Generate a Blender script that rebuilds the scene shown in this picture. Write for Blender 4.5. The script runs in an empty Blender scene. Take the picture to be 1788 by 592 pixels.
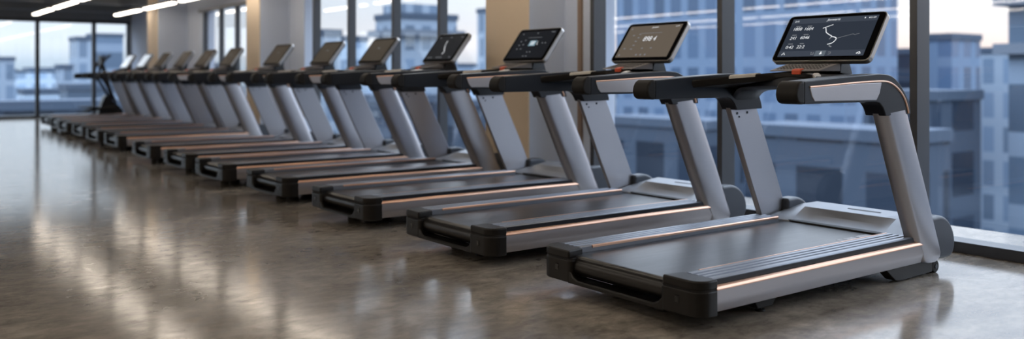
import bpy, bmesh, math, random
from mathutils import Vector, Matrix
random.seed(7)
SC = bpy.context.scene
COL = SC.collection

# ------------------------------------------------------------------ materials
MATS = {}
def lin(c):
    return tuple(((x / 255) / 12.92 if x / 255 <= 0.04045 else ((x / 255 + 0.055) / 1.055) ** 2.4) for x in c)

def mat(name, rgb, rough=0.5, metal=0.0, var=0.08, scale=8.0, bump=0.0, bscale=200.0, stretch=(1, 1, 1), rvar=0.06, spec=0.5, coat=0.0):
    if name in MATS: return MATS[name]
    m = bpy.data.materials.new(name); m.use_nodes = True
    nt = m.node_tree; N = nt.nodes; L = nt.links
    p = N['Principled BSDF']
    tc = N.new('ShaderNodeTexCoord'); mp = N.new('ShaderNodeMapping'); mp.inputs['Scale'].default_value = stretch
    L.new(tc.outputs['Object'], mp.inputs['Vector'])
    no = N.new('ShaderNodeTexNoise'); no.inputs['Scale'].default_value = scale; no.inputs['Detail'].default_value = 4
    L.new(mp.outputs['Vector'], no.inputs['Vector'])
    c = lin(rgb)
    mx = N.new('ShaderNodeMix'); mx.data_type = 'RGBA'
    mx.inputs['A'].default_value = (*[x * (1 - var) for x in c], 1)
    mx.inputs['B'].default_value = (*[min(1, x * (1 + var)) for x in c], 1)
    L.new(no.outputs['Fac'], mx.inputs['Factor']); L.new(mx.outputs['Result'], p.inputs['Base Color'])
    mr = N.new('ShaderNodeMapRange'); mr.inputs['To Min'].default_value = max(0.02, rough - rvar); mr.inputs['To Max'].default_value = rough + rvar
    L.new(no.outputs['Fac'], mr.inputs['Value']); L.new(mr.outputs['Result'], p.inputs['Roughness'])
    p.inputs['Metallic'].default_value = metal
    p.inputs['Specular IOR Level'].default_value = spec
    p.inputs['Coat Weight'].default_value = coat
    if bump > 0:
        n2 = N.new('ShaderNodeTexNoise'); n2.inputs['Scale'].default_value = bscale
        L.new(mp.outputs['Vector'], n2.inputs['Vector'])
        bp = N.new('ShaderNodeBump'); bp.inputs['Strength'].default_value = bump; bp.inputs['Distance'].default_value = 0.002
        L.new(n2.outputs['Fac'], bp.inputs['Height']); L.new(bp.outputs['Normal'], p.inputs['Normal'])
    MATS[name] = m
    return m

def emat(name, rgb, strength, var=0.0, base=(0, 0, 0), rough=0.15, scale=4):
    if name in MATS: return MATS[name]
    m = bpy.data.materials.new(name); m.use_nodes = True
    nt = m.node_tree; N = nt.nodes; L = nt.links; p = N['Principled BSDF']
    p.inputs['Base Color'].default_value = (*lin(base), 1); p.inputs['Roughness'].default_value = rough
    c = lin(rgb)
    tc = N.new('ShaderNodeTexCoord'); no = N.new('ShaderNodeTexNoise'); no.inputs['Scale'].default_value = scale
    L.new(tc.outputs['Object'], no.inputs['Vector'])
    mx = N.new('ShaderNodeMix'); mx.data_type = 'RGBA'
    mx.inputs['A'].default_value = (*[x * (1 - var) for x in c], 1); mx.inputs['B'].default_value = (*[x * (1 + var) for x in c], 1)
    L.new(no.outputs['Fac'], mx.inputs['Factor']); L.new(mx.outputs['Result'], p.inputs['Emission Color'])
    p.inputs['Emission Strength'].default_value = strength
    MATS[name] = m
    return m

BLACK = mat('black plastic', (21, 19, 18), 0.38, bump=0.06, bscale=900, spec=0.35)
NAVY = mat('dark navy plastic', (22, 26, 35), 0.36, bump=0.06, bscale=900, spec=0.42)
RUBBER = mat('black rubber', (22, 20, 19), 0.55, bump=0.1, bscale=700, spec=0.35)
GLOSSB = mat('gloss black', (12, 12, 14), 0.18)
ALU = mat('brushed aluminium', (176, 176, 182), 0.34, 0.85, var=0.05, scale=60, stretch=(0.15, 3, 3), rvar=0.08)
ALUP = mat('satin aluminium panel', (170, 166, 168), 0.38, 0.8, var=0.04, scale=60, stretch=(0.1, 3, 3), rvar=0.08)
GRIP = mat('silver grip insert', (190, 190, 196), 0.34, 0.6, var=0.03, scale=40, stretch=(0.2, 3, 3))
COPPER = mat('rose gold trim', (226, 182, 156), 0.32, 0.9, var=0.03, scale=30, stretch=(0.2, 3, 3))
RAIL = mat('grey anodised rail', (135, 140, 150), 0.36, 0.55, var=0.05, scale=60, stretch=(0.02, 3, 3), rvar=0.02)
HOODM = mat('silver grey hood paint', (142, 147, 156), 0.42, 0.25, var=0.03, bump=0.04, bscale=1200)
SHIELD = mat('charcoal side cover', (66, 72, 82), 0.42, var=0.04)
BELT = mat('running belt rubber', (27, 26, 26), 0.30, var=0.12, scale=14, stretch=(0.3, 2, 2), bump=0.04, bscale=600, rvar=0.04)
UNDER = mat('black steel underframe', (14, 14, 16), 0.6)
RIM = mat('screen metal rim', (178, 176, 174), 0.3, 0.85, var=0.03)
BEZEL = mat('screen black bezel', (7, 7, 8), 0.14, rvar=0.02)
KEYS = mat('grey keypad', (108, 104, 104), 0.5, 0.2)
KEYD = mat('dark key dots', (48, 46, 46), 0.5)
SWITCH = mat('silver switch strip', (226, 222, 214), 0.35, 0.1)
STOP = mat('orange red stop key', (214, 92, 62), 0.4)
MARK = mat('pale belt print', (168, 168, 172), 0.5)
FRAME = mat('dark slate window frame', (78, 80, 84), 0.36, 0.5, var=0.06)
WALL = mat('pale cool grey plaster', (210, 220, 238), 0.75, var=0.03, scale=3, bump=0.05, bscale=120)
COLWARM = mat('column plaster with painted warm light', (240, 220, 194), 0.6, var=0.03, scale=2, bump=0.04, bscale=90)  # column plaster with warm lamp light put into the colour
BEIGEW = mat('warm beige plaster', (176, 152, 124), 0.75, var=0.05, scale=2)
CEILM = mat('charcoal ceiling', (62, 61, 62), 0.8, var=0.1, scale=3)
BEAMM = mat('grey painted bulkhead', (126, 132, 140), 0.6)
LAMPH = mat('white lamp housing', (190, 188, 184), 0.5)
LAMP = emat('lit lamp diffuser', (255, 240, 222), 6.6, 0.02)
CABLE = mat('steel suspension cable', (120, 120, 122), 0.4, 0.8)

def floor_mat():
    m = bpy.data.materials.new('polished concrete'); m.use_nodes = True
    nt = m.node_tree; N = nt.nodes; L = nt.links; p = N['Principled BSDF']
    tc = N.new('ShaderNodeTexCoord')
    def noise(s, d, rough=0.6, dist=0.0, st=(1, 1, 1)):
        mp = N.new('ShaderNodeMapping'); mp.inputs['Scale'].default_value = st
        L.new(tc.outputs['Object'], mp.inputs['Vector'])
        n = N.new('ShaderNodeTexNoise'); n.inputs['Scale'].default_value = s; n.inputs['Detail'].default_value = d
        n.inputs['Roughness'].default_value = rough; n.inputs['Distortion'].default_value = dist
        L.new(mp.outputs['Vector'], n.inputs['Vector']); return n
    a = noise(1.3, 8, 0.65, 0.6); b = noise(7, 9, 0.7, 0.4, (1, 1.6, 1)); c = noise(45, 6, 0.7); s = noise(3.2, 10, 0.75, 1.2, (1, 2.2, 1))
    r1 = N.new('ShaderNodeValToRGB'); e = r1.color_ramp.elements
    e[0].position = 0.3; e[0].color = (*lin((114, 107, 99)), 1); e[1].position = 0.7; e[1].color = (*lin((186, 177, 165)), 1)
    L.new(a.outputs['Fac'], r1.inputs['Fac'])
    r2 = N.new('ShaderNodeValToRGB'); e = r2.color_ramp.elements
    e[0].position = 0.34; e[0].color = (0.50, 0.50, 0.51, 1); e[1].position = 0.64; e[1].color = (1.15, 1.15, 1.15, 1)
    L.new(b.outputs['Fac'], r2.inputs['Fac'])
    r3 = N.new('ShaderNodeValToRGB'); e = r3.color_ramp.elements
    e[0].position = 0.34; e[0].color = (0.5, 0.48, 0.46, 1); e[1].position = 0.46; e[1].color = (1, 1, 1, 1)
    L.new(s.outputs['Fac'], r3.inputs['Fac'])
    m1 = N.new('ShaderNodeMix'); m1.data_type = 'RGBA'; m1.blend_type = 'MULTIPLY'; m1.inputs['Factor'].default_value = 0.85
    L.new(r1.outputs['Color'], m1.inputs['A']); L.new(r2.outputs['Color'], m1.inputs['B'])
    m2 = N.new('ShaderNodeMix'); m2.data_type = 'RGBA'; m2.blend_type = 'MULTIPLY'; m2.inputs['Factor'].default_value = 0.6
    L.new(m1.outputs['Result'], m2.inputs['A']); L.new(r3.outputs['Color'], m2.inputs['B'])
    L.new(m2.outputs['Result'], p.inputs['Base Color'])
    ad = N.new('ShaderNodeMath'); ad.operation = 'ADD'
    L.new(b.outputs['Fac'], ad.inputs[0]); L.new(s.outputs['Fac'], ad.inputs[1])
    mr = N.new('ShaderNodeMapRange'); mr.inputs['From Min'].default_value = 0.7; mr.inputs['From Max'].default_value = 1.3
    mr.inputs['To Min'].default_value = 0.17; mr.inputs['To Max'].default_value = 0.07
    L.new(ad.outputs[0], mr.inputs['Value']); L.new(mr.outputs['Result'], p.inputs['Roughness'])
    p.inputs['Specular IOR Level'].default_value = 0.8
    bp = N.new('ShaderNodeBump'); bp.inputs['Strength'].default_value = 0.05; bp.inputs['Distance'].default_value = 0.006
    L.new(b.outputs['Fac'], bp.inputs['Height'])
    bp2 = N.new('ShaderNodeBump'); bp2.inputs['Strength'].default_value = 0.02; bp2.inputs['Distance'].default_value = 0.002
    L.new(c.outputs['Fac'], bp2.inputs['Height']); L.new(bp.outputs['Normal'], bp2.inputs['Normal'])
    L.new(bp2.outputs['Normal'], p.inputs['Normal'])
    return m
FLOORM = floor_mat()

def glass_mat():
    m = bpy.data.materials.new('window glass'); m.use_nodes = True
    nt = m.node_tree; N = nt.nodes; L = nt.links; N.clear()
    o = N.new('ShaderNodeOutputMaterial'); mx = N.new('ShaderNodeMixShader')
    t = N.new('ShaderNodeBsdfTransparent'); t.inputs['Color'].default_value = (0.955, 0.975, 0.985, 1)
    g = N.new('ShaderNodeBsdfGlossy'); g.inputs['Roughness'].default_value = 0.015; g.inputs['Color'].default_value = (1, 1, 1, 1)
    lw = N.new('ShaderNodeLayerWeight'); lw.inputs['Blend'].default_value = 0.5       # facing term works from both sides of the pane
    pw = N.new('ShaderNodeMath'); pw.operation = 'POWER'; pw.inputs[1].default_value = 4.5; L.new(lw.outputs['Facing'], pw.inputs[0])
    f = N.new('ShaderNodeMapRange'); f.inputs['To Min'].default_value = 0.035; f.inputs['To Max'].default_value = 0.95; L.new(pw.outputs[0], f.inputs['Value'])
    L.new(f.outputs[0], mx.inputs[0]); L.new(t.outputs[0], mx.inputs[1]); L.new(g.outputs[0], mx.inputs[2]); L.new(mx.outputs[0], o.inputs[0])
    return m
GLASS = glass_mat()

def facade_mat(name, wall, glass, bw, bh, mort, lit=0.0):
    m = bpy.data.materials.new(name); m.use_nodes = True
    nt = m.node_tree; N = nt.nodes; L = nt.links; p = N['Principled BSDF']
    tc = N.new('ShaderNodeTexCoord'); sx = N.new('ShaderNodeSeparateXYZ'); L.new(tc.outputs['Object'], sx.inputs[0])
    ad = N.new('ShaderNodeMath'); ad.operation = 'ADD'; L.new(sx.outputs['X'], ad.inputs[0]); L.new(sx.outputs['Y'], ad.inputs[1])
    cb = N.new('ShaderNodeCombineXYZ'); L.new(ad.outputs[0], cb.inputs['X']); L.new(sx.outputs['Z'], cb.inputs['Y'])
    b = N.new('ShaderNodeTexBrick'); b.offset = 0.0; b.inputs['Scale'].default_value = 1
    b.inputs['Brick Width'].default_value = bw; b.inputs['Row Height'].default_value = bh; b.inputs['Mortar Size'].default_value = mort
    b.inputs['Mortar Smooth'].default_value = 0.1; b.inputs['Bias'].default_value = 0.0
    g = lin(glass); w = lin(wall)
    b.inputs['Color1'].default_value = (*[x * 0.65 for x in g], 1); b.inputs['Color2'].default_value = (*[x * 1.35 for x in g], 1)
    b.inputs['Mortar'].default_value = (*w, 1)
    L.new(cb.outputs[0], b.inputs['Vector']); L.new(b.outputs['Color'], p.inputs['Base Color'])
    mr = N.new('ShaderNodeMapRange'); mr.inputs['To Min'].default_value = 0.25; mr.inputs['To Max'].default_value = 0.8
    L.new(b.outputs['Fac'], mr.inputs['Value']); L.new(mr.outputs['Result'], p.inputs['Roughness'])
    return m

# ------------------------------------------------------------------ mesh helpers
def link(name, me, m, parent=None):
    o = bpy.data.objects.new(name, me); COL.objects.link(o)
    if m is not None: me.materials.append(m)
    if parent is not None: o.parent = parent
    return o

def build(name, bm, m, parent=None, bevel=0.0, seg=3, smooth=True, ang=35):
    bmesh.ops.remove_doubles(bm, verts=bm.verts, dist=1e-5)
    bmesh.ops.recalc_face_normals(bm, faces=bm.faces)
    if bevel > 0:
        es = [e for e in bm.edges if len(e.link_faces) == 2 and e.calc_face_angle(0) > math.radians(28)]
        bmesh.ops.bevel(bm, geom=es, offset=bevel, segments=seg, profile=0.5, affect='EDGES', clamp_overlap=True)
    me = bpy.data.meshes.new(name); bm.to_mesh(me); bm.free()
    if smooth:
        me.shade_smooth(); me.set_sharp_from_angle(angle=math.radians(ang))
    o = link(name, me, m, parent)
    if smooth:
        w = o.modifiers.new('weighted', 'WEIGHTED_NORMAL'); w.keep_sharp = True
    return o

def box(bm, x0, x1, y0, y1, z0, z1):
    v = [bm.verts.new((x, y, z)) for x in (x0, x1) for y in (y0, y1) for z in (z0, z1)]
    for f in ((0, 1, 3, 2), (4, 6, 7, 5), (0, 4, 5, 1), (2, 3, 7, 6), (0, 2, 6, 4), (1, 5, 7, 3)):
        bm.faces.new([v[i] for i in f])

def prism(bm, pts, axis, a, b):
    """polygon in the plane across axis, extruded from a to b"""
    def P(p, t):
        return {'x': (t, p[0], p[1]), 'y': (p[0], t, p[1]), 'z': (p[0], p[1], t)}[axis]
    A = [bm.verts.new(P(p, a)) for p in pts]; B = [bm.verts.new(P(p, b)) for p in pts]
    n = len(pts)
    bm.faces.new(A); bm.faces.new(B[::-1])
    for i in range(n): bm.faces.new((A[i], A[(i + 1) % n], B[(i + 1) % n], B[i]))

def loft(bm, rings, closed=True, caps=True):
    R = [[bm.verts.new(p) for p in r] for r in rings]
    n = len(R[0])
    for a, b in zip(R, R[1:]):
        for i in range(n if closed else n - 1):
            bm.faces.new((a[i], a[(i + 1) % n], b[(i + 1) % n], b[i]))
    if caps and closed:
        bm.faces.new(R[0]); bm.faces.new(R[-1][::-1])

def cyl(bm, p0, p1, r0, r1=None, n=20):
    r1 = r0 if r1 is None else r1
    p0, p1 = Vector(p0), Vector(p1); d = (p1 - p0).normalized()
    u = d.orthogonal().normalized(); w = d.cross(u)
    loft(bm, [[p + (u * math.cos(t) + w * math.sin(t)) * r for t in [2 * math.pi * i / n for i in range(n)]] for p, r in ((p0, r0), (p1, r1))])

def tube(bm, pts, r, n=8):
    pts = [Vector(p) for p in pts]; rings = []
    for i, p in enumerate(pts):
        d = (pts[min(i + 1, len(pts) - 1)] - pts[max(i - 1, 0)]).normalized()
        u = d.orthogonal().normalized() if i == 0 else (pu - d * pu.dot(d)).normalized()
        pu = u; w = d.cross(u)
        rr = r[i] if isinstance(r, (list, tuple)) else r
        rings.append([p + (u * math.cos(t) + w * math.sin(t)) * rr for t in [2 * math.pi * k / n for k in range(n)]])
    loft(bm, rings)

def smooth_curve(pts, k=6):
    """Catmull-Rom through 2-D or 3-D points"""
    out = []; n = len(pts)
    for i in range(n - 1):
        p0 = pts[max(i - 1, 0)]; p1 = pts[i]; p2 = pts[i + 1]; p3 = pts[min(i + 2, n - 1)]
        for j in range(k):
            t = j / k
            out.append(tuple(0.5 * (2 * b + (c - a) * t + (2 * a - 5 * b + 4 * c - d) * t * t + (3 * b - a - 3 * c + d) * t ** 3) for a, b, c, d in zip(p0, p1, p2, p3)))
    out.append(tuple(pts[-1])); return out

def empty(name, loc, label, cat, group=None, rz=0):
    o = bpy.data.objects.new(name, None); COL.objects.link(o); o.location = loc; o.rotation_euler = (0, 0, rz)
    o.empty_display_size = 0.1
    tag(o, label, cat, group); return o

def tag(o, label, cat, group=None):
    o['label'] = label; o['category'] = cat
    if group: o['group'] = group
    return o

def struct(o): o['kind'] = 'structure'; return o

# ------------------------------------------------------------------ camera
TH = math.atan2(1164, 1554); H = 1.135
cam = bpy.data.cameras.new('camera'); co = bpy.data.objects.new('camera', cam); COL.objects.link(co)
co.location = (0, 0, H); co.rotation_euler = (math.pi / 2, 0, -TH)
cam.sensor_width = 36; cam.lens = 1554 / 1788 * 36; cam.shift_y = (128 - 296) / 1788
cam.clip_end = 2000; cam.clip_start = 0.05
cam.dof.use_dof = True; cam.dof.focus_distance = 4.75; cam.dof.aperture_fstop = 1.12
SC.camera = co

# ------------------------------------------------------------------ treadmill prototype (local: x forward, y to the left, rear face at x = 0)
HW = 0.546
root = empty('treadmill', (2.95, 2.588 + HW, 0), 'x', 'treadmill')

def both(f):
    for s in (-1, 1): f(s)

# underframe
bm = bmesh.new(); box(bm, 0.13, 1.95, -0.5, 0.5, 0.088, 0.186); build('underframe', bm, UNDER, root, 0.008, 2)
# belt
bm = bmesh.new()
pts = [(1.87, 0.197)] + [(0.076 + 0.050 * math.cos(t), 0.147 + 0.050 * math.sin(t)) for t in [math.pi / 2 + math.pi * i / 14 for i in range(15)]] + [(0.2, 0.10), (0.2, 0.186), (1.87, 0.189)]
prism(bm, pts, 'y', -0.358, 0.358); belt = build('running_belt', bm, BELT, root)
x = 1.50
for ws in ((0.035,), (0.026, 0.036, 0.030), (0.026, 0.032, 0.028, 0.034)):
    bm = bmesh.new()
    for w in ws:
        prism(bm, [(x, -0.262), (x + w - 0.003, -0.262), (x + w + 0.003, -0.222), (x + 0.006, -0.222)], 'z', 0.1965, 0.1978); x += w
    w = x - 0.003; prism(bm, [(x - sum(ws), -0.246), (x - 0.003, -0.246), (x - 0.001, -0.238), (x - sum(ws), -0.238)], 'z', 0.1964, 0.19775)
    pr = build('belt_print', bm, MARK, belt, smooth=False); pr['label'] = 'pale worn lettering printed on the belt edge'
    x += 0.028
# side panel, copper trim, rails
def side(s):
    bm = bmesh.new()
    prism(bm, [(s * y, z) for y, z in ((-0.50, 0.196), (-0.534, 0.196), (-0.545, 0.186), (-0.549, 0.135), (-0.543, 0.112), (-0.528, 0.079), (-0.50, 0.079))], 'x', 0.108, 1.90)
    build('side_panel', bm, ALUP, root, 0.003, 2)
    bm = bmesh.new()
    prism(bm, [(s * y, z) for y, z in ((-0.530, 0.193), (-0.530, 0.2015), (-0.537, 0.2015), (-0.546, 0.196), (-0.5515, 0.186), (-0.5515, 0.181), (-0.545, 0.181))], 'x', 0.110, 1.895)
    t = build('edge_trim', bm, COPPER, root, 0.0015, 2); t['label'] = 'rose gold trim line along the side panel'
    bm = bmesh.new()
    prof = [(-0.524, 0.188), (-0.524, 0.224), (-0.518, 0.229)]
    for k in range(3):
        y0 = -0.492 + k * 0.037
        prof += [(y0, 0.229), (y0 + 0.003, 0.2215), (y0 + 0.0155, 0.2215), (y0 + 0.0175, 0.229)]
    prof += [(-0.370, 0.229), (-0.366, 0.225), (-0.366, 0.19)]
    prism(bm, [(s * y, z) for y, z in prof], 'x', 0.115, 1.78)
    r = build('side_rail', bm, RAIL, root)
    bm = bmesh.new(); prism(bm, [(s * y, z) for y, z in ((-0.5255, 0.19), (-0.5275, 0.19), (-0.5275, 0.2235), (-0.5255, 0.2255))], 'x', 0.115, 1.785)
    build('rail_skirt', bm, NAVY, r)
    bm = bmesh.new(); prism(bm, [(s * y, z) for y, z in ((-0.372, 0.2285), (-0.372, 0.2305), (-0.364, 0.2305), (-0.361, 0.2265), (-0.361, 0.217), (-0.3665, 0.217))], 'x', 0.20, 1.775)
    build('inner_trim', bm, COPPER, r)
    # end cap
    bm = bmesh.new()
    R = 0.075
    plan = [(0.118, s * -0.55)] + [(R - R * math.sin(t), s * (-0.55 + R - R * math.cos(t))) for t in [math.pi / 2 * i / 8 for i in range(9)]] + [(0.0, s * -0.325), (0.012, s * -0.31), (0.118, s * -0.31)]
    prism(bm, plan, 'z', 0.066, 0.1825); 
    bmesh.ops.recalc_face_normals(bm, faces=bm.faces)
    plan2 = [(x, y) for x, y in plan[:-1]] + [(0.118, s * -0.31), (0.15, s * -0.366), (0.15, s * -0.53), (0.118, s * -0.53)]
    plan2 = plan[:-1] + [(0.118, s * -0.335), (0.135, s * -0.366), (0.118, s * -0.366)]
    prism(bm, plan[:-2] + [(0.012, s * -0.325), (0.118, s * -0.345)], 'z', 0.1860, 0.229)
    c = build('end_cap', bm, BLACK, root, 0.010, 3)
    bm = bmesh.new(); box(bm, -0.0025, 0.004, s * -0.415 - 0.013, s * -0.415 + 0.013, 0.118, 0.152)
    build('cap_socket', bm, GLOSSB, c, 0.002, 1)
    # hidden filler joint between the two halves of the cap
    bm = bmesh.new(); prism(bm, [(px * 0.92 + 0.006, py * 0.985 + s * -0.006) for px, py in plan], 'z', 0.180, 0.189)
    build('cap_seam', bm, UNDER, c)
both(side)
# rear lip joining the caps, with the rounded corners of the U
bm = bmesh.new()
yy = [0.33 * (i / 20 * 2 - 1) for i in range(21)]
rings = []
for y in yy:
    e = max(0, (abs(y) - 0.26) / 0.07); lift = 0.05 * e * e
    rings.append([(0.002, y, 0.066), (0.002, y, 0.080 + lift), (0.008, y, 0.087 + lift), (0.026, y, 0.087 + lift), (0.12, y, 0.078), (0.12, y, 0.066)])
loft(bm, rings); build('rear_lip', bm, BLACK, root)
# feet
def feet(s):
    bm = bmesh.new(); cyl(bm, (0.20, s * 0.15, 0.0), (0.20, s * 0.15, 0.07), 0.05, 0.042, 20); build('rear_foot', bm, RUBBER, root, 0.006, 2)
    bm = bmesh.new(); prism(bm, [(0.45, 0.085), (0.49, 0.025), (0.60, 0.025), (0.645, 0.085)], 'y', s * 0.40, s * 0.475)
    b = build('foot_bracket', bm, UNDER, root, 0.006, 2)
    bm = bmesh.new(); cyl(bm, (0.55, s * 0.44, 0.008), (0.55, s * 0.44, 0.03), 0.009, n=10); cyl(bm, (0.55, s * 0.44, 0), (0.55, s * 0.44, 0.010), 0.026, 0.022)
    build('levelling_foot', bm, RUBBER, b, 0.002, 1)
    bm = bmesh.new(); prism(bm, [(1.50, 0.085), (1.60, 0.012), (1.66, 0.004), (1.985, 0.010), (1.985, 0.085)], 'y', s * 0.46, s * 0.525)
    build('front_foot', bm, BLACK, root, 0.006, 2)
    bm = bmesh.new(); cyl(bm, (2.02, s * 0.475, 0.036), (2.02, s * 0.525, 0.036), 0.036, n=24); w = build('transport_wheel', bm, RUBBER, root, 0.005, 2)
    bm = bmesh.new(); cyl(bm, (2.02, s * 0.523, 0.036), (2.02, s * 0.529, 0.036), 0.013, n=16); build('wheel_hub', bm, SHIELD, w)
both(feet)
# motor hood
stw = [(1.775, 0.212), (1.83, 0.222), (1.90, 0.234), (1.985, 0.250), (2.11, 0.268), (2.16, 0.25), (2.185, 0.15), (2.17, 0.088), (1.775, 0.088)]
stm = [(1.838, 0.205), (1.875, 0.228), (1.925, 0.256), (1.98, 0.281), (2.11, 0.303), (2.165, 0.275), (2.195, 0.16), (2.18, 0.088), (1.80, 0.088)]
stc = [(1.852, 0.202), (1.895, 0.214), (1.942, 0.240), (1.982, 0.281), (2.11, 0.304), (2.17, 0.275), (2.20, 0.16), (2.185, 0.088), (1.80, 0.088)]
rings = [[(x, y, z) for x, z in st] for y, st in ((-0.458, stw), (-0.310, stm), (-0.235, stc), (0, [(x + (0.012 if i < 3 else 0), z) for i, (x, z) in enumerate(stc)]), (0.235, stc), (0.310, stm), (0.458, stw))]
bm = bmesh.new(); loft(bm, rings); hood = build('motor_hood', bm, HOODM, root, 0.004, 2, ang=18)
bm = bmesh.new(); prism(bm, [(1.832, 0.196), (1.832, 0.207), (1.845, 0.211), (1.87, 0.211), (1.87, 0.196)], 'y', -0.36, 0.36); build('hood_gasket', bm, UNDER, hood)
bm = bmesh.new()
sl = 0.022 / 0.13
for (xa, xb, ya, yb) in ((2.045, 2.058, -0.17, 0.05),):
    v = [(xa, ya, 0), (xb, ya, 0), (xb, yb, 0), (xa, yb, 0)]
    loft(bm, [[(a, b, 0.281 + (a - 1.982) * sl + dz) for a, b, _ in v] for dz in (0.0003, 0.003)])
build('hood_slot', bm, SHIELD, hood, smooth=False)
def front(s):
    bm = bmesh.new(); prism(bm, [(1.782, 0.205), (1.84, 0.214), (1.90, 0.226), (2.00, 0.246), (2.02, 0.20), (2.02, 0.10), (1.80, 0.10)], 'y', s * 0.454, s * 0.532)
    build('side_cover', bm, BLACK, root, 0.004, 2)
    bm = bmesh.new()
    pr = smooth_curve([(2.03, 0.318), (2.085, 0.318), (2.15, 0.295), (2.205, 0.245), (2.232, 0.19), (2.236, 0.135), (2.215, 0.09), (2.17, 0.07), (2.05, 0.07)], 4)
    prism(bm, pr + [(1.97, 0.07), (1.97, 0.318)], 'y', s * 0.43, s * 0.528)
    build('front_shield', bm, SHIELD, root, 0.022, 4)
    # upright
    bm = bmesh.new()
    rings = []
    for z, xa, xb in ((0.93, 1.447, 1.698), (0.70, 1.549, 1.802), (0.45, 1.660, 1.918), (0.26, 1.744, 2.006), (0.16, 1.789, 2.050), (0.118, 1.808, 2.066), (0.095, 1.820, 2.058), (0.081, 1.838, 2.038), (0.074, 1.87, 2.01)):
        q = 1 if z > 0.1 else (0.95 if z > 0.09 else 0.85)
        w = xb - xa; yi, yo = 0.478, 0.558
        sec = [(0.0, yi + 0.004), (0.0, yi + 0.030), (0.05, yi + 0.050), (0.11, yi + 0.062)] + [(0.5 + 0.39 * math.sin(t), yi + 0.062 + (yo - yi - 0.062) * math.cos(t)) for t in [-1.2 + 2.4 * k / 10 for k in range(11)]] + [(0.89, yi + 0.062), (0.96, yi + 0.048), (1.0, yi + 0.028), (1.0, yi + 0.004), (0.985, yi), (0.015, yi)]
        rings.append([(xa + a * w, s * (0.518 + (b - 0.518) * q), z + 0.022 * (a - 0.5) * (1 if z > 0.3 else 0)) for a, b in sec])
    loft(bm, rings)
    u = build('upright', bm, ALU, root, ang=45)
    for px, pz in ((1.515, 0.885), (1.612, 0.888), (1.535, 0.862)):
        bm = bmesh.new(); cyl(bm, (px, s * 0.4785, pz), (px, s * 0.4755, pz), 0.0085 if pz > 0.87 else 0.006, n=12); build('bolt', bm, GLOSSB, u)
    d = Vector((-0.912, 0, -0.41)).normalized(); q = Vector((1.478, s * 0.496, 0.87))
    bm = bmesh.new(); cyl(bm, q - d * 0.006, q + d * 0.003, 0.007, n=12); build('bolt', bm, GLOSSB, u)
    # arm
    low = smooth_curve([(1.36, 0.986), (1.398, 0.977), (1.432, 0.948), (1.455, 0.908)], 4)
    out = smooth_curve([(1.706, 0.912), (1.695, 0.955), (1.668, 0.985 + 0.02), (1.62, 1.055), (1.562, 1.10), (1.494, 1.126), (1.40, 1.133)], 4)
    prof = [(0.742, 0.986)] + low + out + [(1.05, 1.116), (0.742, 1.096)]
    bm = bmesh.new(); prism(bm, prof, 'y', s * 0.432, s * 0.552)
    arm = build('handrail', bm, NAVY, root, 0.020, 4)
    bm = bmesh.new()
    prism(bm, [(0.746, 0.984), (0.746, 1.098), (0.72, 1.098), (0.695, 1.085), (0.680, 1.06), (0.674, 1.03), (0.684, 1.0), (0.705, 0.986)], 'y', s * 0.430, s * 0.554)
    build('handrail_tip', bm, RUBBER, arm, 0.018, 4)
    bm = bmesh.new()
    ins = [(0.782, 1.064), (0.80, 1.02), (0.822, 0.998), (1.362, 0.994), (1.392, 1.03), (1.412, 1.087), (1.2, 1.084)]
    prism(bm, ins, 'y', s * 0.545, s * 0.5555); g = build('grip_panel', bm, GRIP, arm, 0.004, 3); g['label'] = 'silver grip panel'
    bm = bmesh.new()
    line = smooth_curve([(0.782, 1.068), (1.0, 1.078), (1.2, 1.088), (1.41, 1.093), (1.50, 1.083), (1.578, 1.048), (1.635, 1.0), (1.668, 0.945), (1.676, 0.918)], 5)
    tube(bm, [(a, s * 0.553, b) for a, b in line], 0.0055, 8); build('accent_strip', bm, COPPER, arm)
both(front)
# console: dash bridge lofted across the machine
def tz(y): return 1.147 - 0.05 * min(1, abs(y) / 0.43) ** 1.4
RC = smooth_curve([(-0.47, 0.98), (-0.43, 1.05), (-0.30, 1.20), (-0.20, 1.325), (-0.13, 1.385), (-0.06, 1.40), (0, 1.402), (0.06, 1.40), (0.13, 1.385), (0.20, 1.325), (0.30, 1.20), (0.43, 1.05), (0.47, 0.98)], 4)
def rx(y):
    for (a, b), (c, d) in zip(RC, RC[1:]):
        if a <= y <= c: return b + (d - b) * (y - a) / max(1e-6, c - a)
    return RC[-1][1]
def fx(y): return 1.80 - 0.28 * (abs(y) / 0.47) ** 2
rings = []
for i in range(41):
    y = -0.455 + 0.91 * i / 40; a = rx(y); b = fx(y); z = tz(y); th = 0.042
    rings.append([(a + 0.012, y, z - th - 0.004), (a, y, z - th + 0.012), (a, y, z - 0.008), (a + 0.01, y, z), (b - 0.03, y, z - 0.002), (b, y, z - 0.02), (b - 0.01, y, z - th - 0.01)])
bm = bmesh.new(); loft(bm, rings); dash = build('console_dash', bm, BLACK, root)
# lower arch under the dash
rings = []
for i in range(33):
    y = -0.47 + 0.94 * i / 32; a = abs(y) / 0.47
    zb = 1.045 - 0.03 * a ** 2 - 0.10 * max(0, (a - 0.72) / 0.28) ** 2.2; zt = tz(y) - 0.03
    x0 = 1.385 + 0.06 * max(0, (a - 0.7) / 0.3) ** 2; x1 = 1.68
    rings.append([(x0 + 0.03, y, zb), (x0, y, zb + 0.02), (x0 + 0.02, y, zt), (x1, y, zt), (x1, y, zb + 0.02), (x1 - 0.03, y, zb)])
bm = bmesh.new(); loft(bm, rings); build('console_underside', bm, NAVY, root)
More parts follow.
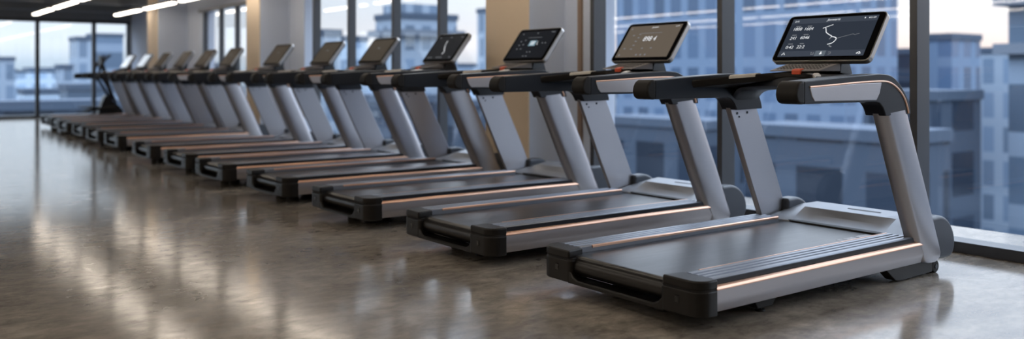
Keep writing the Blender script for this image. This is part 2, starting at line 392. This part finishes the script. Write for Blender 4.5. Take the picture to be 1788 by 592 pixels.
# silver switch strips, wells
def strips(s):
    rings = []
    for i in range(7):
        y = s * (0.195 + 0.095 * i / 6); a = rx(y); z = tz(y)
        rings.append([(a - 0.004, y, z - 0.016), (a - 0.004, y, z - 0.002), (a + 0.008, y, z + 0.006), (a + 0.05, y, z + 0.006), (a + 0.05, y, z - 0.004)])
    bm = bmesh.new(); loft(bm, rings); k = build('switch_strip', bm, SWITCH, dash); k['label'] = 'silver touch switch strip'
both(strips)
bm = bmesh.new()
prism(bm, [(1.40, 1.146), (1.41, 1.154), (1.57, 1.190), (1.60, 1.190), (1.60, 1.146)], 'y', -0.19, 0.15); kp = build('keypad', bm, KEYS, dash, 0.004, 2)
bm = bmesh.new()
for i in range(5):
    for j in range(13):
        xx = 1.437 + i * 0.026; yv = -0.155 + j * 0.0225; zz = 1.154 + (xx - 1.41) * 0.225
        loft(bm, [[(xx + a * 0.0045, yv + b * 0.0055, zz + (a * 0.0009) + dz) for a, b in ((-1, -1), (1, -1), (1, 1), (-1, 1))] for dz in (-0.0005, 0.0025)])
build('keypad_keys', bm, KEYD, kp, smooth=False)
bm = bmesh.new(); prism(bm, [(1.389, 1.128), (1.387, 1.150), (1.398, 1.159), (1.43, 1.1635), (1.43, 1.128)], 'y', -0.068, -0.012); k = build('stop_key', bm, STOP, dash, 0.004, 2); k['label'] = 'orange red stop key'
# neck
bm = bmesh.new()
loft(bm, [[(1.60, -0.19, 1.135), (1.76, -0.17, 1.12), (1.76, 0.07, 1.12), (1.60, 0.09, 1.135)], [(1.625, -0.18, 1.20), (1.74, -0.16, 1.20), (1.74, 0.06, 1.20), (1.625, 0.08, 1.20)], [(1.66, -0.16, 1.26), (1.76, -0.14, 1.27), (1.76, 0.04, 1.27), (1.66, 0.06, 1.26)]])
build('screen_neck', bm, UNDER, root, 0.008, 2)
# screen: local frame u to the right (-y), v up the face, n towards the runner
SW, SH, ST = 0.655, 0.352, 0.044
U = Vector((0, -1, 0)); V = Vector((0.205, 0, 0.286)).normalized(); Nn = U.cross(V).normalized()
if Nn.x > 0: Nn = -Nn
O = Vector((1.688, -0.046, 1.349))
def S(u, v, n=0): return O + U * u + V * v + Nn * n
def rrect(w, h, r, k=6):
    P = []
    for cx, cy, a0 in ((w / 2 - r, h / 2 - r, 0), (-w / 2 + r, h / 2 - r, 90), (-w / 2 + r, -h / 2 + r, 180), (w / 2 - r, -h / 2 + r, 270)):
        for i in range(k + 1):
            t = math.radians(a0 + 90 * i / k); P.append((cx + r * math.cos(t), cy + r * math.sin(t)))
    return P
bm = bmesh.new()
loft(bm, [[S(a, b, n) for a, b in rrect(SW + g, SH + g, 0.034 + g / 2)] for n, g in ((0, -0.006), (-0.003, 0), (-ST * 0.72, 0), (-ST * 0.85, -0.010))])
screen = build('screen', bm, RIM, root, ang=40)
bm = bmesh.new()
loft(bm, [[S(a, b, n) for a, b in rrect(SW + g, SH + g, 0.034 + g / 2)] for n, g in ((-ST * 0.78, -0.004), (-ST * 1.0, -0.03), (-ST * 1.35, -0.10))])
build('screen_back', bm, BLACK, screen, ang=25)
bm = bmesh.new(); loft(bm, [[S(a, b, n) for a, b in rrect(SW - 0.014, SH - 0.014, 0.028)] for n in (-0.002, 0.0008)])
build('screen_bezel', bm, BEZEL, screen)
DU0, DU1, DV0, DV1 = -SW / 2 + 0.036, SW / 2 - 0.046, -SH / 2 + 0.035, SH / 2 - 0.028
def D(u, v, n): return S(DU0 + (DU1 - DU0) * u, DV1 + (DV0 - DV1) * v, n)
def quad(bm, u0, v0, u1, v1, n=0.0013):
    bm.faces.new([bm.verts.new(D(*p, n)) for p in ((u0, v0), (u0, v1), (u1, v1), (u1, v0))])
def poly(bm, pts, w, n=0.0016):
    """ribbon along display points, w in metres"""
    P = [Vector((DU0 + (DU1 - DU0) * u, DV1 + (DV0 - DV1) * v)) for u, v in pts]
    L_, R_ = [], []
    for i, p in enumerate(P):
        d = (P[min(i + 1, len(P) - 1)] - P[max(i - 1, 0)]).normalized(); q = Vector((-d.y, d.x)) * w / 2
        L_.append(bm.verts.new(S(*(p + q), n))); R_.append(bm.verts.new(S(*(p - q), n)))
    for i in range(len(P) - 1): bm.faces.new((L_[i], L_[i + 1], R_[i + 1], R_[i]))
def text(bm, s, u, v, size, shear=0.0, n=0.0016, sx=1.0):
    cu = bpy.data.curves.new('lettering', 'FONT'); cu.body = s; cu.size = size; cu.align_x = 'CENTER'; cu.align_y = 'CENTER'; cu.resolution_u = 3; cu.shear = shear
    ob = bpy.data.objects.new('lettering', cu); COL.objects.link(ob)
    dg = bpy.context.evaluated_depsgraph_get(); me = bpy.data.meshes.new_from_object(ob.evaluated_get(dg))
    bpy.data.objects.remove(ob); bpy.data.curves.remove(cu)
    c0, c1 = DU0 + (DU1 - DU0) * u, DV1 + (DV0 - DV1) * v
    vs = [bm.verts.new(S(c0 + q.co.x * sx, c1 + q.co.y, n)) for q in me.vertices]
    for f in me.polygons:
        try: bm.faces.new([vs[i] for i in f.vertices])
        except ValueError: pass
    bpy.data.meshes.remove(me)

def meshobj(name, bm, m, parent):
    me = bpy.data.meshes.new(name); bm.to_mesh(me); bm.free(); return link(name, me, m, parent)

UI_W = emat('white screen graphics', (225, 228, 232), 0.75)
UI_G = emat('grey screen graphics', (150, 154, 160), 0.45)
def display(scr, kind):
    bgs = {'map': ((41, 47, 57), 0.85), 'amber': ((96, 87, 77), 0.72), 'dark': ((24, 26, 30), 0.8), 'curve': ((34, 35, 37), 0.8), 'dim': ((66, 60, 52), 0.75), 'blank': ((68, 61, 53), 0.75), 'pale': ((205, 214, 224), 0.8)}  # amber, dim, blank and pale put the room's reflections into the glow
    rgb, st = bgs[kind]
    def mk(name, m, f, *a, **k):
        bm = bmesh.new(); f(bm, *a, **k); return meshobj(name, bm, m, scr)
    mk('display', emat('display glow and reflection tint ' + kind, rgb, st, 0.03), quad, 0, 0, 1, 1, 0.0011)
    def dash(bm, u, v, w, h=0.012): quad(bm, u - w / 2, v - h, u + w / 2, v + h, 0.0016)
    if kind == 'map':
        BARM = emat('display bar glow', (54, 60, 70), 0.85)
        mk('status_bar', BARM, quad, 0, 0, 1, 0.135); mk('menu_bar', BARM, quad, 0, 0.855, 1, 1)
        mk('active_tab', emat('display tab glow', (84, 92, 100), 0.85), quad, 0.445, 0.86, 0.565, 1, 0.0014)
        mk('display_title', UI_W, text, 'Janwaris', 0.5, 0.062, 0.026, 0.25); mk('display_clock', UI_W, text, '2:41', 0.06, 0.07, 0.019)
        mk('display_clock', UI_W, text, '21:09', 0.945, 0.06, 0.016)
        mk('status_icon', UI_W, poly, [(0.852, 0.045), (0.858, 0.058), (0.852, 0.072)], 0.007); mk('status_icon', UI_W, poly, [(0.902, 0.072), (0.907, 0.045)], 0.006)
        for t, u, v in (('1808', 0.103, 0.279), ('1604', 0.241, 0.282), ('241', 0.099, 0.52), ('6046', 0.240, 0.512), ('0:42', 0.101, 0.757), ('22:2', 0.236, 0.754)):
            mk('workout_figure', UI_W, text, t, u, v, 0.032, 0.12)
        mk('route_line', UI_W, poly, [(0.412, 0.281), (0.442, 0.256), (0.521, 0.196)], 0.0042)
        mk('route_line', UI_W, poly, smooth_curve([(0.442, 0.256), (0.458, 0.322), (0.476, 0.394), (0.522, 0.456), (0.558, 0.496), (0.552, 0.53)], 4), 0.0052)
        mk('route_line', UI_W, poly, smooth_curve([(0.565, 0.511), (0.597, 0.524), (0.622, 0.558), (0.619, 0.606), (0.605, 0.651), (0.582, 0.684), (0.545, 0.703)], 4), 0.0058)
        mk('route_line', UI_G, poly, [(0.622, 0.558), (0.723, 0.5), (0.794, 0.457), (0.823, 0.484), (0.828, 0.467), (0.863, 0.45)], 0.0028)
        mk('route_marker', UI_G, poly, [(0.57, 0.735), (0.592, 0.76), (0.606, 0.765)], 0.008); mk('route_marker', UI_G, poly, [(0.54, 0.57), (0.556, 0.548)], 0.007)
        for u, v, w in ((0.104, 0.206, 0.062), (0.243, 0.208, 0.055), (0.098, 0.436, 0.055), (0.24, 0.43, 0.062), (0.097, 0.669, 0.058), (0.236, 0.667, 0.05)):
            mk('figure_caption', UI_G, dash, u, v, w, 0.010)
        mk('menu_icon', UI_G, poly, [(0.39, 0.9), (0.40, 0.9), (0.40, 0.955), (0.43, 0.955), (0.43, 0.9), (0.415, 0.93)], 0.004)
        mk('menu_icon', UI_G, poly, [(0.595, 0.9), (0.625, 0.9), (0.625, 0.945), (0.6, 0.955)], 0.004)
        mk('menu_icon', UI_W, poly, [(0.045, 0.955), (0.063, 0.895), (0.08, 0.955)], 0.005); mk('menu_icon', UI_W, poly, [(0.505, 0.955), (0.512, 0.885), (0.52, 0.95)], 0.009)
        mk('menu_icon', UI_W, poly, [(0.915, 0.95), (0.93, 0.92), (0.945, 0.905), (0.958, 0.945), (0.935, 0.955)], 0.006)
    elif kind == 'amber':
        mk('workout_figure', UI_W, text, '898 4', 0.5, 0.43, 0.062, 0.15)
        mk('display_title', UI_W, text, 'Janwaris', 0.5, 0.06, 0.02, 0.2); mk('display_clock', UI_W, text, '21:09', 0.92, 0.06, 0.016)
        mk('divider_line', UI_G, quad, 0.28, 0.235, 0.68, 0.247)
        for u, v in ((0.05, 0.09), (0.15, 0.3), (0.27, 0.27), (0.27, 0.38), (0.25, 0.49), (0.25, 0.62), (0.24, 0.74), (0.1, 0.72), (0.45, 0.72), (0.62, 0.72)):
            mk('figure_caption', UI_G, dash, u, v, 0.036, 0.014)
        for u in (0.06, 0.40, 0.485, 0.57): mk('menu_icon', UI_G, dash, u, 0.925, 0.024, 0.025)
    elif kind == 'dark':
        mk('active_tab', emat('display cyan panel', (120, 148, 160), 0.7), quad, 0.42, 0.36, 0.60, 0.56, 0.0014)
        mk('workout_figure', UI_W, text, '88', 0.51, 0.46, 0.06); mk('workout_figure', UI_W, text, 'L', 0.65, 0.46, 0.05)
        for u, v in ((0.1, 0.1), (0.93, 0.06), (0.88, 0.06), (0.5, 0.08), (0.16, 0.38), (0.16, 0.52), (0.16, 0.66), (0.27, 0.34), (0.27, 0.5), (0.27, 0.66), (0.78, 0.46), (0.86, 0.46), (0.5, 0.78), (0.58, 0.78), (0.46, 0.93), (0.54, 0.93)):
            mk('figure_caption', UI_G, dash, u, v, 0.032, 0.016)
        mk('divider_line', UI_G, quad, 0.3, 0.24, 0.68, 0.25, 0.0016)
    elif kind == 'curve':
        mk('route_line', UI_W, poly, smooth_curve([(0.43, 0.22), (0.45, 0.42), (0.52, 0.58), (0.57, 0.70), (0.53, 0.78)], 4), 0.010)
        for u in (0.1, 0.2, 0.42, 0.5, 0.58, 0.9): mk('menu_icon', UI_G, dash, u, 0.92, 0.04, 0.02)
        for u in (0.08, 0.5, 0.9): mk('figure_caption', UI_G, dash, u, 0.075, 0.04, 0.015)
    elif kind != 'pale':
        mk('route_line', UI_G, poly, [(0.45, 0.42), (0.50, 0.38), (0.55, 0.41)], 0.010)

def copy_tree(o, parent=None):
    c = o.copy(); COL.objects.link(c)
    if parent is not None: c.parent = parent
    for ch in CH[o.name]: copy_tree(CHO[ch], c)
    return c
CHO = {o.name: o for o in COL.objects}
CH = {o.name: [c.name for c in o.children] for o in COL.objects}

ROW = [  # rear of side panel X, near side Y, length and width factors, display, label
    (3.067, 2.588, 1.0, 1.0, 'map', 'nearest treadmill at the right end of the row, its screen showing a white route map'),
    (3.095, 4.19, 1.045, 0.92, 'amber', 'treadmill with an amber brown reflection-tinted screen reading a large number, just behind the nearest one'),
    (3.106, 5.73, 1.10, 0.90, 'dark', 'treadmill with a black screen and glowing digits, in front of the nearest pale column'),
    (3.119, 7.26, 1.13, 0.86, 'curve', 'treadmill whose dark screen shows one short pale curve, left of the nearest column'),
    (3.09, 8.69, 1.14, 0.86, 'dim', 'fifth treadmill from the near end, before the middle windows, brownish reflection-tinted screen with faint mark'),
    (3.142, 10.05, 1.11, 0.86, 'dim', 'sixth treadmill from the near end, dim brown reflection-tinted screen before the leftmost middle windows'),
    (3.144, 11.5, 1.07, 0.86, 'blank', 'seventh treadmill from the near end, screen seen against the second pale column'),
    (3.25, 13.6, 1.05, 0.86, 'blank', 'eighth treadmill from the near end, screen seen against the three narrow far windows'),
    (3.27, 14.95, 1.053, 0.86, 'blank', 'ninth treadmill from the near end, brown screen before the middle of the narrow windows'),
    (3.33, 16.4, 1.055, 0.86, 'blank', 'tenth treadmill from the near end, brown reflection-tinted screen left of the narrow windows'),
    (3.34, 17.8, 1.06, 0.86, 'blank', 'third treadmill from the far end, dark screen before the farthest pale column'),
    (3.40, 19.0, 1.0, 0.86, 'pale', 'second treadmill from the far end, its tilted screen tinted with a pale reflection'),
    (3.43, 20.2, 0.96, 0.86, 'pale', 'farthest treadmill of the row, pale reflection-tinted screen next to the black elliptical trainer'),
]
TM = []
for i, (xs, yr, sx, sy, kind, label) in enumerate(ROW):
    t = root if i == 0 else copy_tree(root)
    TM.append(t)
SZ = (1.0, 1.015, 1.028, 1.035)
for t, (xs, yr, sx, sy, kind, label) in zip(TM, ROW):
    t.location = (xs - 0.117, yr + HW * sy, 0); t.scale = (sx, sy, SZ[min(TM.index(t), 3)])
    tag(t, label, 'treadmill', 'treadmills lined up along the windows')
    scr = [c for c in t.children if c.name.split('.')[0] == 'screen'][0]
    display(scr, kind)

# ------------------------------------------------------------------ elliptical trainer at the far end
el = empty('elliptical_trainer', (4.95, 22.6, 0), 'black elliptical trainer standing by the far end window beyond the last treadmill', 'elliptical trainer')
bm = bmesh.new(); box(bm, -0.60, 0.75, -0.07, 0.07, 0.06, 0.14); box(bm, -0.60, -0.50, -0.3, 0.3, 0, 0.07); box(bm, 0.62, 0.74, -0.3, 0.3, 0, 0.07); build('base_frame', bm, BLACK, el, 0.012, 2)
bm = bmesh.new(); prism(bm, smooth_curve([(-0.22, 0.12), (-0.16, 0.36), (-0.04, 0.62), (0.10, 0.50), (0.30, 0.30), (0.36, 0.12)], 5), 'y', -0.14, 0.14); build('flywheel_housing', bm, BLACK, el, 0.03, 3)
bm = bmesh.new(); tube(bm, [(0.12, 0, 0.5), (0.0, 0, 1.0), (-0.1, 0, 1.33)], 0.045, 12); build('mast', bm, BLACK, el)
for s in (-1, 1):
    bm = bmesh.new(); tube(bm, smooth_curve([(0.15, s * 0.26, 0.45), (-0.05, s * 0.27, 0.85), (-0.22, s * 0.27, 1.15), (-0.12, s * 0.27, 1.42), (0.02, s * 0.26, 1.56)], 5), 0.03, 12); build('moving_handle', bm, BLACK, el)
    bm = bmesh.new(); tube(bm, [(0.15, s * 0.2, 0.35), (-0.3, s * 0.2, 0.30), (-0.5, s * 0.2, 0.24)], 0.028, 10); pa = build('pedal_arm', bm, BLACK, el)
    bm = bmesh.new(); box(bm, -0.58, -0.22, s * 0.2 - 0.07, s * 0.2 + 0.07, 0.335, 0.36); build('pedal', bm, RUBBER, pa, 0.01, 2)
bm = bmesh.new(); loft(bm, [[(-0.16 + n, a, 1.42 + b) if n == 0 else (-0.10 + n * 0 + 0.0, a, 1.40 + b) for a, b in rrect(0.36, 0.26, 0.03)] for n in (0, 1)]); build('console', bm, BLACK, el)

# ------------------------------------------------------------------ room
def WX(y): return 5.76 + 0.018 * (y - 2.9)          # line of the window wall
Y0, YE, XB, ZC = -5.0, 25.4, -9.5, 2.86
def wbox(bm, ya, yb, na, nb, za, zb):
    """box that follows the window wall; n is the distance into the room (+) or out (-)"""
    v = [bm.verts.new((WX(y) - n, y, z)) for n in (nb, na) for y in (ya, yb) for z in (za, zb)]
    for f in ((0, 1, 3, 2), (4, 6, 7, 5), (0, 4, 5, 1), (2, 3, 7, 6), (0, 2, 6, 4), (1, 5, 7, 3)): bm.faces.new([v[i] for i in f])

bm = bmesh.new(); box(bm, XB, 6.6, Y0, YE + 0.3, -0.2, 0); struct(build('floor', bm, FLOORM, smooth=False))
bm = bmesh.new(); box(bm, XB, 6.6, Y0, YE + 0.3, ZC, ZC + 0.2); struct(build('ceiling', bm, CEILM, smooth=False))
bm = bmesh.new(); box(bm, XB - 0.2, XB, Y0, YE + 0.3, 0, ZC); struct(build('wall_left', bm, BEIGEW, smooth=False))
bm = bmesh.new(); box(bm, XB, 6.6, Y0 - 0.2, Y0, 0, ZC); struct(build('wall_near', bm, BEIGEW, smooth=False))
# ceiling beams near the end wall
bm = bmesh.new()
for y in (18.4, 21.6, 24.4): box(bm, XB, 5.9, y, y + 0.30, ZC - 0.16, ZC)
struct(build('trim_1', bm, BEAMM, smooth=False))

# window wall: headers, solid bays, columns
WT = 2.47
bm = bmesh.new(); wbox(bm, Y0, YE, -0.25, 0.02, WT, ZC); struct(build('trim_2', bm, WALL, smooth=False))
bm = bmesh.new()
for a, b in ((6.42, 7.70), (13.55, 14.95), (19.0, 25.4)): wbox(bm, a, b, -0.25, 0.0, 0, WT)
struct(build('wall_right', bm, WALL, smooth=False))
def column(name, y0, y1, xf, top=ZC):
    bm = bmesh.new(); prism(bm, [(xf, y0), (WX(y0), y0), (WX(y1), y1), (xf, y1)], 'z', 0, top); o = struct(build(name, bm, WALL, smooth=False))
    bm = bmesh.new(); box(bm, xf - 0.012, xf, y0 + 0.002, y1 - 0.002, 0, top); build('column_warm_face', bm, COLWARM, o, smooth=False)  # thin added sheet whose beige stands in for warm lamp light
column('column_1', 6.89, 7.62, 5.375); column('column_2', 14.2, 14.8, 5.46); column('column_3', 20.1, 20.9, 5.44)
bm = bmesh.new(); wbox(bm, 6.61, 6.66, -0.02, 0.03, 0, WT); struct(build('trim_3', bm, mat('brown wall edge strip', (150, 128, 112), 0.6), smooth=False))

def window(n, ya, yb, mull, mw=0.055, dep=0.13):
    """glazed bay: sill rail, head rail, mullions into the room, one pane between each pair"""
    bm = bmesh.new(); wbox(bm, ya, yb, -0.04, 0.13, 0.0, 0.072); wbox(bm, ya, yb, -0.04, 0.10, WT - 0.06, WT)
    o = struct(build('window_%d' % n, bm, FRAME, None, 0.006, 2))
    for y in mull:
        bm = bmesh.new(); wbox(bm, y - mw / 2, y + mw / 2, -0.03, dep, 0.072, WT - 0.06); build('mullion', bm, FRAME, o, 0.005, 2)
    ed = [ya] + list(mull) + [yb]
    for a, b in zip(ed, ed[1:]):
        bm = bmesh.new(); wbox(bm, a, b, -0.006, 0.006, 0.065, WT - 0.05); p = build('glass_pane', bm, GLASS, o, smooth=False)
window(1, Y0, 6.42, [-3.0, -1.5, 0.0, 1.52, 3.11, 4.76, 6.33])
window(2, 7.70, 13.55, [7.75, 9.22, 10.40, 11.75, 13.0], 0.06, 0.09)
window(3, 14.95, 19.0, [15.0, 16.75, 17.7, 18.75], 0.06, 0.06)
# end wall window (faces down the room)
bm = bmesh.new(); box(bm, XB, 6.2, YE - 0.10, YE + 0.1, 0, 0.07); box(bm, XB, 6.2, YE - 0.10, YE + 0.1, WT - 0.02, WT + 0.06)
o = struct(build('window_4', bm, FRAME, None, 0.006, 2))
mx = [3.91 - 1.3 * k for k in range(10, 0, -1)] + [3.91, 5.24, 6.1]
for x in mx:
    bm = bmesh.new(); box(bm, x - 0.045, x + 0.045, YE - 0.08, YE + 0.05, 0.07, WT - 0.02); build('mullion', bm, FRAME, o, 0.005, 2)
for a, b in zip([XB] + mx, mx):
    bm = bmesh.new(); box(bm, a, b, YE - 0.006, YE + 0.006, 0.06, WT); build('glass_pane', bm, GLASS, o, smooth=False)
bm = bmesh.new(); box(bm, XB, 6.6, YE - 0.15, YE + 0.15, WT + 0.06, ZC); struct(build('wall_far', bm, BEAMM, smooth=False))

# ------------------------------------------------------------------ linear lamps
def lamp(x, y, z, length, label, group, cab=True):
    t = empty('linear_ceiling_light', (x, y, z), label, 'ceiling light', group)
    bm = bmesh.new(); box(bm, -0.055, 0.055, 0, length, 0.03, 0.075); build('lamp_housing', bm, LAMPH, t, 0.008, 2)
    bm = bmesh.new(); box(bm, -0.05, 0.05, 0.01, length - 0.01, 0.0, 0.03); build('lamp_diffuser', bm, LAMP, t, 0.006, 2)
    if cab:
        for yy in (0.25, length - 0.25):
            bm = bmesh.new(); cyl(bm, (0, yy, 0.07), (0, yy, ZC - z), 0.004, n=6); build('suspension_cable', bm, CABLE, t)
    return t
G1 = 'linear lamps over the treadmills'; G2 = 'linear lamps over the aisle'; G3 = 'linear lamps deeper in the room, partly added as fill'
LZ = H + 1.37
for x, g, nm, ys in ((5.17, G1, 'over the treadmill consoles', 22.85), (3.57, G2, 'over the rear of the treadmills', 23.7)):
    k = 0
    y = ys - 2.3
    while y > -4.5:
        if k == 0: lb = 'lit white linear lamp nearest the far window, %s' % nm
        elif k == 1: lb = 'lit white linear lamp second from the far window, %s' % nm
        elif k == 2 and x > 5: lb = 'lit white linear lamp third from the far window, %s' % nm
        else: lb = 'lit white linear lamp beyond the top of the view, %s' % nm
        lamp(x, y, LZ, 2.10, lb, g); y -= 2.56; k += 1
for x, ys in ((1.2, 5.0), (-1.2, 8.4), (-3.6, 20.0), (-6.2, 20.0), (-8.6, 20.0)):  # inner two rows and the outermost are unseen lamps added as fill
    y = ys
    while y > -4.5:
        lamp(x, y, LZ, 2.6, 'lit white linear lamp left of the view, from rows partly added as fill', G3); y -= 2.75

# ------------------------------------------------------------------ city outside
FA = facade_mat('blue grey office facade', (106, 125, 149), (78, 97, 122), 1.7, 3.1, 0.34)
FB = facade_mat('pale banded facade', (122, 137, 155), (88, 105, 125), 60, 3.4, 0.6)
FC = facade_mat('haze tinted tower facade', (140, 153, 168), (106, 122, 141), 1.5, 2.6, 0.35)  # aerial haze mixed into the colours
FD = facade_mat('low facade with painted street shade', (56, 69, 86), (40, 51, 66), 3.0, 3.0, 0.5)  # the weaker skylight down in the street is put into the darker colour
FE = facade_mat('distant haze tinted facade', (176, 192, 208), (138, 158, 180), 3.5, 3.2, 0.5)  # paler still, distance haze put into the colours
ROOF = mat('grey roof slab', (64, 77, 94), 0.8)
BAND = mat('pale ledge', (104, 112, 124), 0.7)
GZ = -26.0
def building(x0, x1, y0, y1, top, m, label, ledges=(), unit=None, parapet=0.3, fins=0):
    """top is metres above the camera height"""
    cx, cy = (x0 + x1) / 2, (y0 + y1) / 2
    t = empty('building', (cx, cy, GZ), label, 'building', 'city buildings outside the windows')
    hx, hy = (x1 - x0) / 2, (y1 - y0) / 2; z = top + H - GZ
    bm = bmesh.new(); box(bm, -hx, hx, -hy, hy, 0, z); build('facade', bm, m, t, smooth=False)
    bm = bmesh.new(); box(bm, -hx - 0.1, hx + 0.1, -hy - 0.1, hy + 0.1, z - parapet, z + 0.15); build('parapet', bm, ROOF, t, smooth=False)
    for l in ledges:
        zz = l + H - GZ
        bm = bmesh.new(); box(bm, -hx - 0.5, hx + 0.5, -hy - 0.5, hy + 0.5, zz, zz + 0.5); build('ledge', bm, BAND, t, smooth=False)
    for k in range(fins):
        yy = -hy + (k + 0.5) * 2 * hy / fins
        bm = bmesh.new(); box(bm, -hx - 0.6, -hx, yy - 0.35, yy + 0.35, 0, z - 1); build('fin', bm, BAND, t, smooth=False)
    if unit:
        ux0, ux1, uy0, uy1, uh = unit
        bm = bmesh.new(); box(bm, ux0, ux1, uy0, uy1, z, z + uh); build('rooftop_unit', bm, m, t, smooth=False)
    return t
building(50, 56, 32.0, 52.7, 6.6, FA, 'large blue grey office block filling the window behind the second treadmill', ledges=(-6.2,))
building(62, 65, 33.8, 36.5, 1.68, FD, 'low block under the strip of sky right of the nearest screen')
building(60, 64, 30.4, 32.4, 2.58, FA, 'squat office block standing directly right of the brown mullion')
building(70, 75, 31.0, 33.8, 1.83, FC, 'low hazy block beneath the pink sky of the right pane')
building(44, 49, 15.9, 19.6, 5.6, FB, 'tall banded tower cut by the right edge of the view', ledges=(0.9, 3.2))
building(39, 43, 20.4, 24.0, -0.93, FD, 'dark low block filling the lower part of the right pane')
building(30, 33, 16.8, 23.9, -2.22, FD, 'dark flat-roofed block low behind the nearest treadmill')
building(34, 37, 29.5, 37.0, -2.51, FD, 'lower office wing low behind the second treadmill')
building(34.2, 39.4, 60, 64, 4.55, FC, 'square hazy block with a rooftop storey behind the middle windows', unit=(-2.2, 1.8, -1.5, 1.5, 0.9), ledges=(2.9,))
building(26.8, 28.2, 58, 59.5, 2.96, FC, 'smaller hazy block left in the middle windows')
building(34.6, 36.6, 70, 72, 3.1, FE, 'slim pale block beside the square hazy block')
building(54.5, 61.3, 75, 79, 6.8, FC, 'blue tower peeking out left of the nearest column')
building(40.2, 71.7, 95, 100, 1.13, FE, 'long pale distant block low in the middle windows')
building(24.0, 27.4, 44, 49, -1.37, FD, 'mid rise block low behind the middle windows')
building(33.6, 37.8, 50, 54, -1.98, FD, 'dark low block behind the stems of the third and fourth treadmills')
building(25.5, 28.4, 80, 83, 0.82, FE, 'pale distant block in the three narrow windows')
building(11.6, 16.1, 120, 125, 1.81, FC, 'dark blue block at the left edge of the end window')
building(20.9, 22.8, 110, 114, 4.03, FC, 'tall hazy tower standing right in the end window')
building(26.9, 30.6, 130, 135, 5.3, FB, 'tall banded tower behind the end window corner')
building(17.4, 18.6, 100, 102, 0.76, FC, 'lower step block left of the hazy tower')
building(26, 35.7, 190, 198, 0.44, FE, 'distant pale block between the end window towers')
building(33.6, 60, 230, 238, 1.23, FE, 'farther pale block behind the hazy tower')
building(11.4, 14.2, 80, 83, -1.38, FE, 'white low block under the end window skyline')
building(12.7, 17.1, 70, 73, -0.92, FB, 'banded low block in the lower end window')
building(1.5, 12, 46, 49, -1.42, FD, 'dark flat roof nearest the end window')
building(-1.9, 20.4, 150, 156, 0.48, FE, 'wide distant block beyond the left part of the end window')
bm = bmesh.new(); box(bm, -2000, 2500, -2000, 2500, GZ - 1, GZ); struct(build('ground', bm, mat('hazy street asphalt', (58, 64, 72), 0.9), smooth=False))

# ------------------------------------------------------------------ sky
w = bpy.data.worlds.new('sky'); SC.world = w; w.use_nodes = True
N = w.node_tree.nodes; L = w.node_tree.links
bg = N['Background']; tc = N.new('ShaderNodeTexCoord'); sp = N.new('ShaderNodeSeparateXYZ'); L.new(tc.outputs['Generated'], sp.inputs[0])
def ramp(stops):
    r = N.new('ShaderNodeValToRGB'); e = r.color_ramp.elements
    while len(e) < len(stops): e.new(0.5)
    for q, (p, c) in zip(e, stops): q.position = p; q.color = (*lin(c), 1)
    return r
warm = ramp([(0.0, (190, 196, 206)), (0.03, (246, 226, 218)), (0.08, (234, 234, 238)), (0.2, (226, 237, 255)), (1, (212, 230, 255))])
cool = ramp([(0.0, (170, 188, 206)), (0.03, (208, 220, 233)), (0.12, (214, 226, 239)), (0.25, (222, 236, 255)), (1, (212, 230, 255))])
L.new(sp.outputs['Z'], warm.inputs['Fac']); L.new(sp.outputs['Z'], cool.inputs['Fac'])
mr = N.new('ShaderNodeMapRange'); mr.inputs['From Min'].default_value = 0.15; mr.inputs['From Max'].default_value = 0.9; L.new(sp.outputs['X'], mr.inputs['Value'])
mx_ = N.new('ShaderNodeMix'); mx_.data_type = 'RGBA'; L.new(mr.outputs['Result'], mx_.inputs['Factor']); L.new(cool.outputs['Color'], mx_.inputs['A']); L.new(warm.outputs['Color'], mx_.inputs['B'])
no = N.new('ShaderNodeTexNoise'); no.inputs['Scale'].default_value = 5; no.inputs['Detail'].default_value = 5
mp = N.new('ShaderNodeMapping'); mp.inputs['Scale'].default_value = (1, 1, 4); L.new(tc.outputs['Generated'], mp.inputs['Vector']); L.new(mp.outputs['Vector'], no.inputs['Vector'])
r = N.new('ShaderNodeMapRange'); r.inputs['From Min'].default_value = 0.45; r.inputs['From Max'].default_value = 0.75; r.inputs['To Max'].default_value = 0.5; L.new(no.outputs['Fac'], r.inputs['Value'])
m3 = N.new('ShaderNodeMix'); m3.data_type = 'RGBA'; L.new(r.outputs['Result'], m3.inputs['Factor']); L.new(mx_.outputs['Result'], m3.inputs['A']); m3.inputs['B'].default_value = (*lin((240, 242, 246)), 1)
L.new(m3.outputs['Result'], bg.inputs['Color']); 
st = N.new('ShaderNodeMapRange'); st.interpolation_type = 'SMOOTHSTEP'; st.inputs['From Min'].default_value = 0.10; st.inputs['From Max'].default_value = 0.55; st.inputs['To Min'].default_value = 0.95; st.inputs['To Max'].default_value = 3.2
L.new(sp.outputs['Z'], st.inputs['Value']); L.new(st.outputs['Result'], bg.inputs['Strength'])      # overcast sky: brighter overhead than at the horizon

# ------------------------------------------------------------------ view
SC.view_settings.view_transform = 'Standard'; SC.view_settings.look = 'None'; SC.view_settings.gamma = 1
SC.view_settings.use_curve_mapping = False; SC.view_settings.exposure = 0.6
SC.cycles.use_denoising = True
SC.cycles.max_bounces = 8; SC.cycles.transparent_max_bounces = 16; SC.cycles.diffuse_bounces = 4; SC.cycles.glossy_bounces = 4
SC.cycles.sample_clamp_indirect = 4.0; SC.cycles.caustics_reflective = False; SC.cycles.caustics_refractive = False
